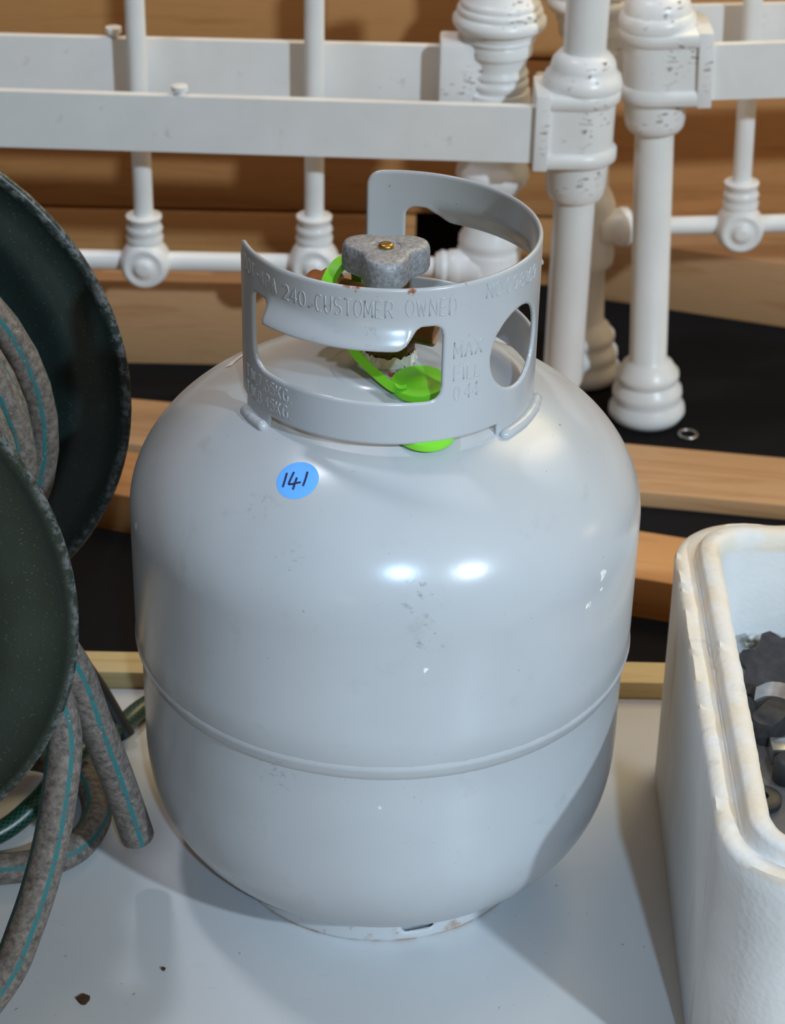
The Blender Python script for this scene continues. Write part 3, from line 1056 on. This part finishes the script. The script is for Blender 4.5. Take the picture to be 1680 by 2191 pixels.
# rear bed end at left (post B) with thin tube, rods and ball joints
BX, BY = 0.0955, 0.770
bedB = thing('bed_end', 'rear white iron bed end with ringed post and rods on ball joints', 'bed end', (BX, BY, FZ))
profB = foot_profile(1.0)[:-1]+[(0.0225, -0.012), (0.0225, 0.025), (0.0300, 0.030), (0.0312, 0.035), (0.0312, 0.098), (0.0300, 0.101), (0.0290, 0.1035), (0.0300, 0.107), (0.0295, 0.113), (0.0255, 0.120),
        (0.0235, 0.128), (0.0215, 0.133), (0.0215, 0.150), (0.0265, 0.162), (0.0330, 0.170), (0.0352, 0.177), (0.0340, 0.184), (0.0300, 0.189), (0.0285, 0.194), (0.0285, 0.222), (0.0300, 0.232)]
mk('post', lathe(profB, (BX, BY, 0), 56), 'bed', bedB, sharp=50)
rings = [(0.0300, 0.232), (0.0330, 0.2400), (0.0330, 0.2520), (0.0320, 0.2560), (0.0315, 0.2605), (0.0268, 0.2622), (0.0285, 0.2640), (0.0298, 0.2670), (0.0298, 0.2700), (0.0285, 0.2722), (0.0266, 0.2735),
         (0.0282, 0.2750), (0.0292, 0.2770), (0.0282, 0.2795), (0.0262, 0.2810), (0.0260, 0.2830), (0.0272, 0.2900), (0.0280, 0.2935), (0.0310, 0.2950), (0.0316, 0.2970), (0.0318, 0.3060), (0.0308, 0.3075), (0.0335, 0.3085),
         (0.0342, 0.3105), (0.0335, 0.3125), (0.0325, 0.3132), (0.0345, 0.3142), (0.0352, 0.3160), (0.0345, 0.3178), (0.0340, 0.3184), (0.0405, 0.3200), (0.0432, 0.3240), (0.0430, 0.3290), (0.0400, 0.3320), (0.0390, 0.3330),
         (0.0398, 0.3360), (0.0385, 0.3390), (0.0365, 0.3400), (0.0370, 0.3430), (0.0350, 0.3460), (0.0325, 0.3475), (0.0300, 0.3560), (0.0200, 0.366), (0.0200, 0.42)]
mk('ringed_collar', lathe(rings, (BX, BY, 0), 64), 'bed_worn', bedB, sharp=50)
mk('rail_flange', box(BX-0.054, BX-0.012, BY-0.022, BY+0.020, 0.236, 0.309, 0.004), 'bed_worn', bedB)
railB = mk('rail', angle_rail(-0.80, BX-0.054, BY+0.006, 0.2455, 0.2975, -0.004), 'bed', bedB, sharp=30)
mk('stud', stud(-0.260, BY+0.0125, 0.2995, 0.0075), 'bed', railB, sharp=40)
TY, TZ = BY-0.012, 0.0845
tb = mk('cross_tube', lathe([(0.0096, -0.80), (0.0096, BX-0.045)], (0, TY, TZ), 28, 'X'), 'bed', bedB, sharp=40)
mk('tube_socket', lathe([(0.0100, BX-0.052), (0.0135, BX-0.0515), (0.0150, BX-0.048), (0.0165, BX-0.0465), (0.0165, BX-0.043), (0.0150, BX-0.041), (0.0172, BX-0.038), (0.0175, BX-0.030), (0.0165, BX-0.026), (0.0185, BX-0.020), (0.0195, BX-0.010)],
                        (0, TY, TZ), 32, 'X'), 'bed', bedB, sharp=50)
def ball_joint(x, y, z, parent, rod_top, lean=0.0):
    bj = mk('ball_joint', lathe([(0.004, -0.0245), (0.0075, -0.0238), (0.0088, -0.0222), (0.0100, -0.0205), (0.0140, -0.0195), (0.0165, -0.0208), (0.0190, -0.0205), (0.0215, -0.0170), (0.0240, -0.0085), (0.0245, 0.0), (0.0235, 0.008), (0.0190, 0.0160), (0.0100, 0.020)],
                                (x, y, z), 48, 'Y'), 'bed', parent, sharp=60)
    mk('rod_socket', lathe([(0.0150, z+0.015), (0.0175, z+0.022), (0.0180, z+0.026), (0.0160, z+0.029), (0.0165, z+0.031), (0.0180, z+0.034), (0.0165, z+0.0375), (0.0150, z+0.040), (0.0158, z+0.0425), (0.0172, z+0.0440), (0.0172, z+0.0470), (0.0140, z+0.0480)],
                           (x, y, 0), 40), 'bed', bj, sharp=50)
    mk('rod', lathe([(0.0093, z+0.03), (0.0093, rod_top)], (x, y, 0), 28), 'bed', parent, sharp=40)
ball_joint(-0.2365, TY, TZ, bedB, 0.43)
ball_joint(-0.0735, TY, TZ+0.003, bedB, 0.43)

# front bed end at right (post D), leaning a little
bedD = thing('bed_end', 'front white iron bed end at right with leg on a ringed foot', 'bed end', (0.2622, 0.765, FZ), rot=(0, -0.056, 0))
mk('leg', lathe([(r, z-FZ) for r, z in foot_profile()]+[(0.0184, 0.068), (0.0184, 0.31)], seg=56), 'bed', bedD, sharp=50)
mk('lower_collar', lathe([(0.0195, 0.3055), (0.0240, 0.3070), (0.0270, 0.3110), (0.0283, 0.3170), (0.0285, 0.3400)], seg=48), 'bed_worn', bedD, sharp=50)
g, pl = post_block(0, 0, 0.3390, 0.4075, 0.0350, 0.0445, 1)
blk = mk('corner_casting', g, 'bed_worn', bedD, sharp=50)
mk('rail_flange', pl, 'bed_worn', blk)
mk('dome_collar', lathe([(0.0350, 0.4070), (0.0355, 0.412), (0.0345, 0.4175), (0.0310, 0.4200), (0.0308, 0.4235), (0.0290, 0.4300), (0.0240, 0.4360), (0.0190, 0.4370)], seg=48), 'bed_worn', bedD, sharp=50)
mk('post', lathe([(0.0188, 0.43), (0.0188, 0.54)], seg=48), 'bed', bedD, sharp=40)
mk('rail', angle_rail(0.046, 0.75, -0.030, 0.3440, 0.3955), 'bed', bedD, sharp=30)

# rear bed end at right (post C)
bedC = thing('bed_end', 'rear white iron bed end at right with thin tube and one ball joint', 'bed end', (0.2045, 0.850, FZ), rot=(0, -0.045, 0))
profC = [(r, z-FZ) for r, z in foot_profile()]+[(0.0195, 0.07), (0.0195, 0.125), (0.0270, 0.132), (0.0280, 0.14), (0.0280, 0.195), (0.0250, 0.205), (0.0205, 0.215), (0.0205, 0.315)]
mk('post', lathe(profC, seg=48), 'bed', bedC, sharp=50)
mk('ringed_collar', lathe([(r, z-FZ-0.004) for r, z in rings], seg=56), 'bed_worn', bedC, sharp=50)
CZ = 0.174
mk('tube_socket', lathe([(0.0185, 0.012), (0.0180, 0.020), (0.0165, 0.024), (0.0185, 0.029), (0.0200, 0.034), (0.0195, 0.040), (0.0150, 0.044), (0.0096, 0.045)], (0, -0.010, CZ), 32, 'X'), 'bed', bedC, sharp=50)
mk('cross_tube', lathe([(0.0092, 0.040), (0.0092, 0.75)], (0, -0.010, CZ), 28, 'X'), 'bed', bedC, sharp=40)
ball_joint(0.1510, -0.010, CZ-0.002, bedC, 0.53)
mk('rail', angle_rail(0.034, 0.75, 0.012, 0.345, 0.390), 'bed', bedC, sharp=30)
mk('rail_flange', box(0.012, 0.036, -0.015, 0.030, 0.335, 0.400, 0.004), 'bed_worn', bedC)

# ------------------------------------------------------------------ hose reel and hoses
RCX, RCZ, RR = -0.362, 0.282, 0.195
reel = thing('hose_reel', 'dark green metal hose reel wound with grey striped hose', 'hose reel', (RCX, -0.02, 0.0))
def flange(y, face):
    p = [(0.040, 0.0), (0.060, 0.004), (0.118, 0.004), (0.128, 0.0015), (0.146, 0.0015), (0.153, 0.0055), (0.163, 0.0058), (0.172, 0.0022), (0.186, 0.0015), (0.1885, 0.0040), (0.1925, 0.0048), (0.1950, 0.0025), (0.1945, -0.0010), (0.1900, -0.0025), (0.172, -0.0015), (0.163, 0.0015), (0.153, 0.0012), (0.146, -0.0015), (0.060, -0.002), (0.040, -0.003)]
    V, F = [], []
    seg = 120
    for r, h in p:
        for i in range(seg):
            a = 2*math.pi*i/seg
            hh = h
            if 0.05 < r < 0.15 and face:
                hh += 0.0022*max(0, math.cos(6*a))**2
            V.append((RCX+r*math.cos(a), y-hh, RCZ+r*math.sin(a)))
    m = len(p)
    for j in range(m):
        for i in range(seg):
            k = (i+1) % seg
            F.append((j*seg+i, j*seg+k, ((j+1) % m)*seg+k, ((j+1) % m)*seg+i))
    return V, F
mk('back_flange', flange(0.105, False), 'reel_back', reel, origin=(RCX, 0.105, RCZ), sharp=60)
mk('front_flange', flange(-0.150, True), 'reel_front', reel, origin=(RCX, -0.150, RCZ), sharp=60)
mk('drum', lathe([(0.085, -0.148), (0.085, 0.103)], (RCX, 0, RCZ), 64, 'Y'), 'reel_metal', reel, sharp=40)
mk('axle', lathe([(0.012, -0.19), (0.012, 0.15)], (RCX, 0, RCZ), 24, 'Y'), 'reel_metal', reel, sharp=40)
for yy in (0.135, -0.180):
    mk('stand_leg', tube(spline([(RCX+0.01, 0.122, RCZ), (RCX+0.09, 0.121, 0.15), (RCX+0.150, 0.116, 0.055), (RCX+0.180, 0.100, 0.007)], 6), 0.0065, 12), 'reel_metal', reel, sharp=40) if yy > 0 else None
    mk('stand_leg', tube(spline([(RCX-0.01, yy, RCZ), (RCX-0.09, yy, 0.14), (RCX-0.176, yy, 0.012)], 6), 0.008, 12), 'reel_metal', reel, sharp=40)
mk('handle', tube(spline([(-0.36, 0.150, 0.29), (-0.335, 0.160, 0.44), (-0.279, 0.158, 0.455), (-0.262, 0.158, 0.425), (-0.280, 0.158, 0.385)], 8), 0.010, 14), 'reel_grey', reel, sharp=None)

HR = 0.0103
hose = thing('garden_hose', 'grey garden hose with teal stripes wound on the green reel', 'hose', (RCX, -0.02, 0.0))
path = []
turns = 7
for k in range(turns*40+1):
    t = k/40
    a = R_(200)+2*math.pi*t
    y = 0.070-0.0235*t
    r = 0.1455-0.011*min(1.0, t*1.0)+0.003*math.sin(t*3.1)
    path.append((RCX+r*math.cos(a), y, RCZ+r*math.sin(a)))
mk('coil', tube(path, HR, 14, True, 3.0), 'hose', hose, sharp=None)
mk('coil', tube([(RCX+0.116*math.cos(R_(9*k)), 0.08-0.0225*k/40, RCZ+0.116*math.sin(R_(9*k))) for k in range(9*40)], HR, 12, True, 2.0), 'hose', hose, sharp=None)
mk('hanging_end', tube(spline([(-0.215, -0.118, 0.270), (-0.192, -0.110, 0.236), (-0.181, -0.1, 0.2065), (-0.1735, -0.09, 0.1645), (-0.1643, -0.072, 0.1066), (-0.1556, -0.055, 0.0447)], 10), 0.0108, 18, True, 1.5, hollow=True), 'hose', hose, sharp=50)
mk('trailing_length', tube(spline([(-0.225, -0.105, 0.250), (-0.196, -0.112, 0.208), (-0.187, -0.116, 0.1735), (-0.1885, -0.130, 0.1438), (-0.1955, -0.150, 0.1065), (-0.2065, -0.175, 0.0742), (-0.2215, -0.2, 0.0490), (-0.262, -0.235, 0.019), (-0.34, -0.265, 0.0112), (-0.45, -0.28, 0.0112)], 10), 0.0108, 18, True, 0.6), 'hose', hose, sharp=None)
mk('table_loop', tube(spline([(-0.44, -0.070, 0.0112), (-0.33, -0.062, 0.0112), (-0.2475, -0.0515, 0.0112), (-0.2181, -0.0430, 0.0112), (-0.1990, -0.0255, 0.0112), (-0.1915, 0.0060, 0.0112), (-0.202, 0.040, 0.0120), (-0.2271, 0.0600, 0.0140), (-0.2527, 0.0570, 0.022), (-0.30, 0.03, 0.045), (-0.345, -0.01, 0.085), (-0.36, -0.05, 0.125)], 10), HR, 16, True, 0.8), 'hose', hose, sharp=None)
gh = mk('green_hose', tube(spline([(-0.46, -0.115, 0.0079), (-0.34, -0.058, 0.0079), (-0.2640, -0.018, 0.0079), (-0.2325, 0.0090, 0.0180), (-0.2090, 0.0440, 0.0330), (-0.1895, 0.1010, 0.012), (-0.1740, 0.1340, 0.0079), (-0.1500, 0.1560, 0.0079), (-0.118, 0.1610, 0.0079)], 10), 0.0075, 16, True, 0.0), 'mesh_hose', None, sharp=None)
tag(gh, 'thin dark green mesh-patterned hose lying on the tabletop behind the gas cylinder', 'hose')

# ------------------------------------------------------------------ polystyrene box and what lies in it
def rrect(x0, x1, y0, y1, r, z, jit, seed, n=16, step=0.006):
    pts = []
    for cx, cy, a0 in ((x1-r, y1-r, 0), (x0+r, y1-r, 90), (x0+r, y0+r, 180), (x1-r, y0+r, 270)):
        for k in range(n+1):
            a = R_(a0+90*k/n)
            pts.append((cx+r*math.cos(a), cy+r*math.sin(a)))
    # fixed count resample
    P = np.array(pts+[pts[0]])
    L = np.r_[0, np.cumsum(np.hypot(*np.diff(P, axis=0).T))]
    s = np.linspace(0, L[-1], 421)[:-1]
    X = np.interp(s, L, P[:, 0]); Y = np.interp(s, L, P[:, 1])
    out = []
    for x, y in zip(X, Y):
        n1 = 0.7*mnoise.noise(Vector((x*45, y*45, seed*0.3)))+0.45*mnoise.noise(Vector((x*190, y*190, seed+4)))
        n2 = mnoise.noise(Vector((x*60, y*60, seed+9)))
        out.append((x+jit*n1, y+jit*n1, z+jit*0.9*n2))
    return out
BX0, BX1, BY0, BY1, BH = 0.1885, 0.63, -0.262, 0.112, 0.187
def bl(o, z, jit=0.0, seed=0, rad=0.050):
    return rrect(BX0+o, BX1-o, BY0+o, BY1-o, max(rad-o, 0.012), z, jit, seed)
fb = mk('foam_box', loft([bl(0.006, 0.0, 0.0), bl(0.002, 0.004, 0.0003, 1), bl(0.0015, 0.06, 0.0006, 2), bl(0.001, 0.12, 0.0006, 3), bl(0.0005, 0.17, 0.0006, 4), bl(0.0, BH-0.004, 0.0008, 5), bl(0.0015, BH-0.0005, 0.0008, 6), bl(0.006, BH, 0.0004, 7),
          bl(0.0115, BH-0.0003, 0.0005, 8), bl(0.0135, BH-0.004, 0.0004, 9), bl(0.0150, BH-0.003, 0.0004, 10), bl(0.0155, BH+0.006, 0.0008, 11), bl(0.0175, BH+0.0085, 0.0007, 12), bl(0.0250, BH+0.0085, 0.0006, 13), bl(0.0285, BH+0.0065, 0.0008, 14), bl(0.0300, BH-0.004, 0.0006, 15),
          bl(0.031, 0.12, 0.0006, 16), bl(0.034, 0.035, 0.0004, 17), bl(0.042, 0.028, 0.0, 18)]), 'foam', None, origin=FOAM_C, sharp=60, rot=(0, 0, -0.025))
tag(fb, 'white polystyrene foam box with stained rim holding dark metal parts', 'foam box')

ft = mk('metal_tray', join(box(0.226, 0.58, -0.215, 0.045, 0.088, 0.092, 0.001)), 'dark_tray')
tag(ft, 'flat dark grey sheet lying inside the foam box', 'sheet')
def sprocket(cx, cy, cz, r, teeth, th, tilt):
    pts = []
    n = teeth*8
    for i in range(n):
        ph = (i % 8)/8
        k = 1.0 if 0.2 < ph < 0.55 else (0.82 if ph > 0.7 or ph < 0.05 else 0.91)
        a = 2*math.pi*i/n
        pts.append((r*k*math.cos(a), r*k*math.sin(a)))
    return xf(prism(pts, -th/2, th/2), Matrix.Translation((cx, cy, cz)) @ Matrix.Rotation(tilt[0], 4, 'X') @ Matrix.Rotation(tilt[1], 4, 'Z'))
sp = mk('toothed_plate', sprocket(0.2720, 0.038, 0.113, 0.036, 9, 0.005, (R_(28), 0.3)), 'dark_iron', sharp=30)
tag(sp, 'black toothed iron plate against the rear wall of the foam box', 'metal part')
st = mk('steel_bracket', strap([(0.246, 0.014, 0.1165), (0.255, 0.010, 0.1235), (0.268, 0.003, 0.1240), (0.290, -0.010, 0.1160)], 0.012, 0.002, (0.3, 0.9, 0.3)), 'chrome', sharp=30)
tag(st, 'shiny curved steel strap lying across the parts in the foam box', 'metal part')
def capsule(p0, p1, r, th):
    p0, p1 = Vector(p0), Vector(p1)
    d = (p1-p0).normalized()
    s = Vector((-d.y, d.x, 0))
    pts = []
    for i in range(13):
        a = R_(-90+180*i/12)
        q = p1+d*r*math.cos(a)+s*r*math.sin(a)
        pts.append((q.x, q.y))
    for i in range(13):
        a = R_(90+180*i/12)
        q = p0+d*r*math.cos(a)+s*r*math.sin(a)
        pts.append((q.x, q.y))
    return prism(pts, p0.z, p0.z+th)
lv = mk('lever_arm', capsule((0.262, 0.012, 0.0925), (0.2515, -0.001, 0.0925), 0.009, 0.017), 'dark_iron', sharp=30)
tag(lv, 'dark round-ended iron lever lying on the sheet in the foam box', 'metal part')
bk = mk('metal_block', box(0.2520, 0.2750, -0.029, -0.015, 0.0925, 0.104, 0.001), 'chrome', sharp=30)
tag(bk, 'small grey metal block near the middle of the foam box', 'metal part')
kn = mk('black_knob', lathe([(0.007, 0.0925), (0.010, 0.095), (0.010, 0.108), (0.007, 0.111)], (0.2600, -0.046, 0), 32), 'black_rubber', sharp=50)
tag(kn, 'black round knob at the right inside the foam box', 'knob')
wh = mk('rubber_washer', lathe([(0.010, 0.0925), (0.0125, 0.094), (0.0125, 0.098), (0.010, 0.0995), (0.004, 0.0995), (0.0035, 0.097)], (0.2400, -0.0700, 0), 36), 'black_rubber', sharp=50)
tag(wh, 'black rubber disc by the near left corner inside the foam box', 'washer')

# ------------------------------------------------------------------ bits on the table and carpet
def flake(name, label, c, r, seed):
    rnd = random.Random(seed)
    pts = [(c[0]+r*rnd.uniform(0.6, 1.2)*math.cos(R_(60*i+rnd.uniform(-18, 18))), c[1]+r*rnd.uniform(0.6, 1.2)*math.sin(R_(60*i+rnd.uniform(-18, 18)))) for i in range(6)]
    return tag(mk(name, prism(pts, 0.0002, 0.0016), 'chip', sharp=20), label, 'debris')
flake('bark_flake', 'small brown bark flake on the tabletop at the lower left', (-0.1786, -0.1590), 0.0046, 3)
flake('bark_crumb', 'tiny brown crumb on the tabletop right of the bark flake', (-0.1328, -0.1307), 0.0014, 5)
V, F = [], []
nr = 20
for j in range(nr):
    a = 2*math.pi*j/nr
    for i in range(8):
        b = 2*math.pi*i/8
        r = 0.009+0.0016*math.cos(b)
        V.append((0.300+r*math.cos(a), 0.728+r*math.sin(a), FZ+0.0017+0.0016*math.sin(b)))
for j in range(nr):
    for i in range(8):
        F.append((j*8+i, ((j+1) % nr)*8+i, ((j+1) % nr)*8+(i+1) % 8, j*8+(i+1) % 8))
tag(mk('steel_ring', (V, F), 'chrome', sharp=None), 'small shiny steel ring on the carpet beside the white bed foot', 'ring')
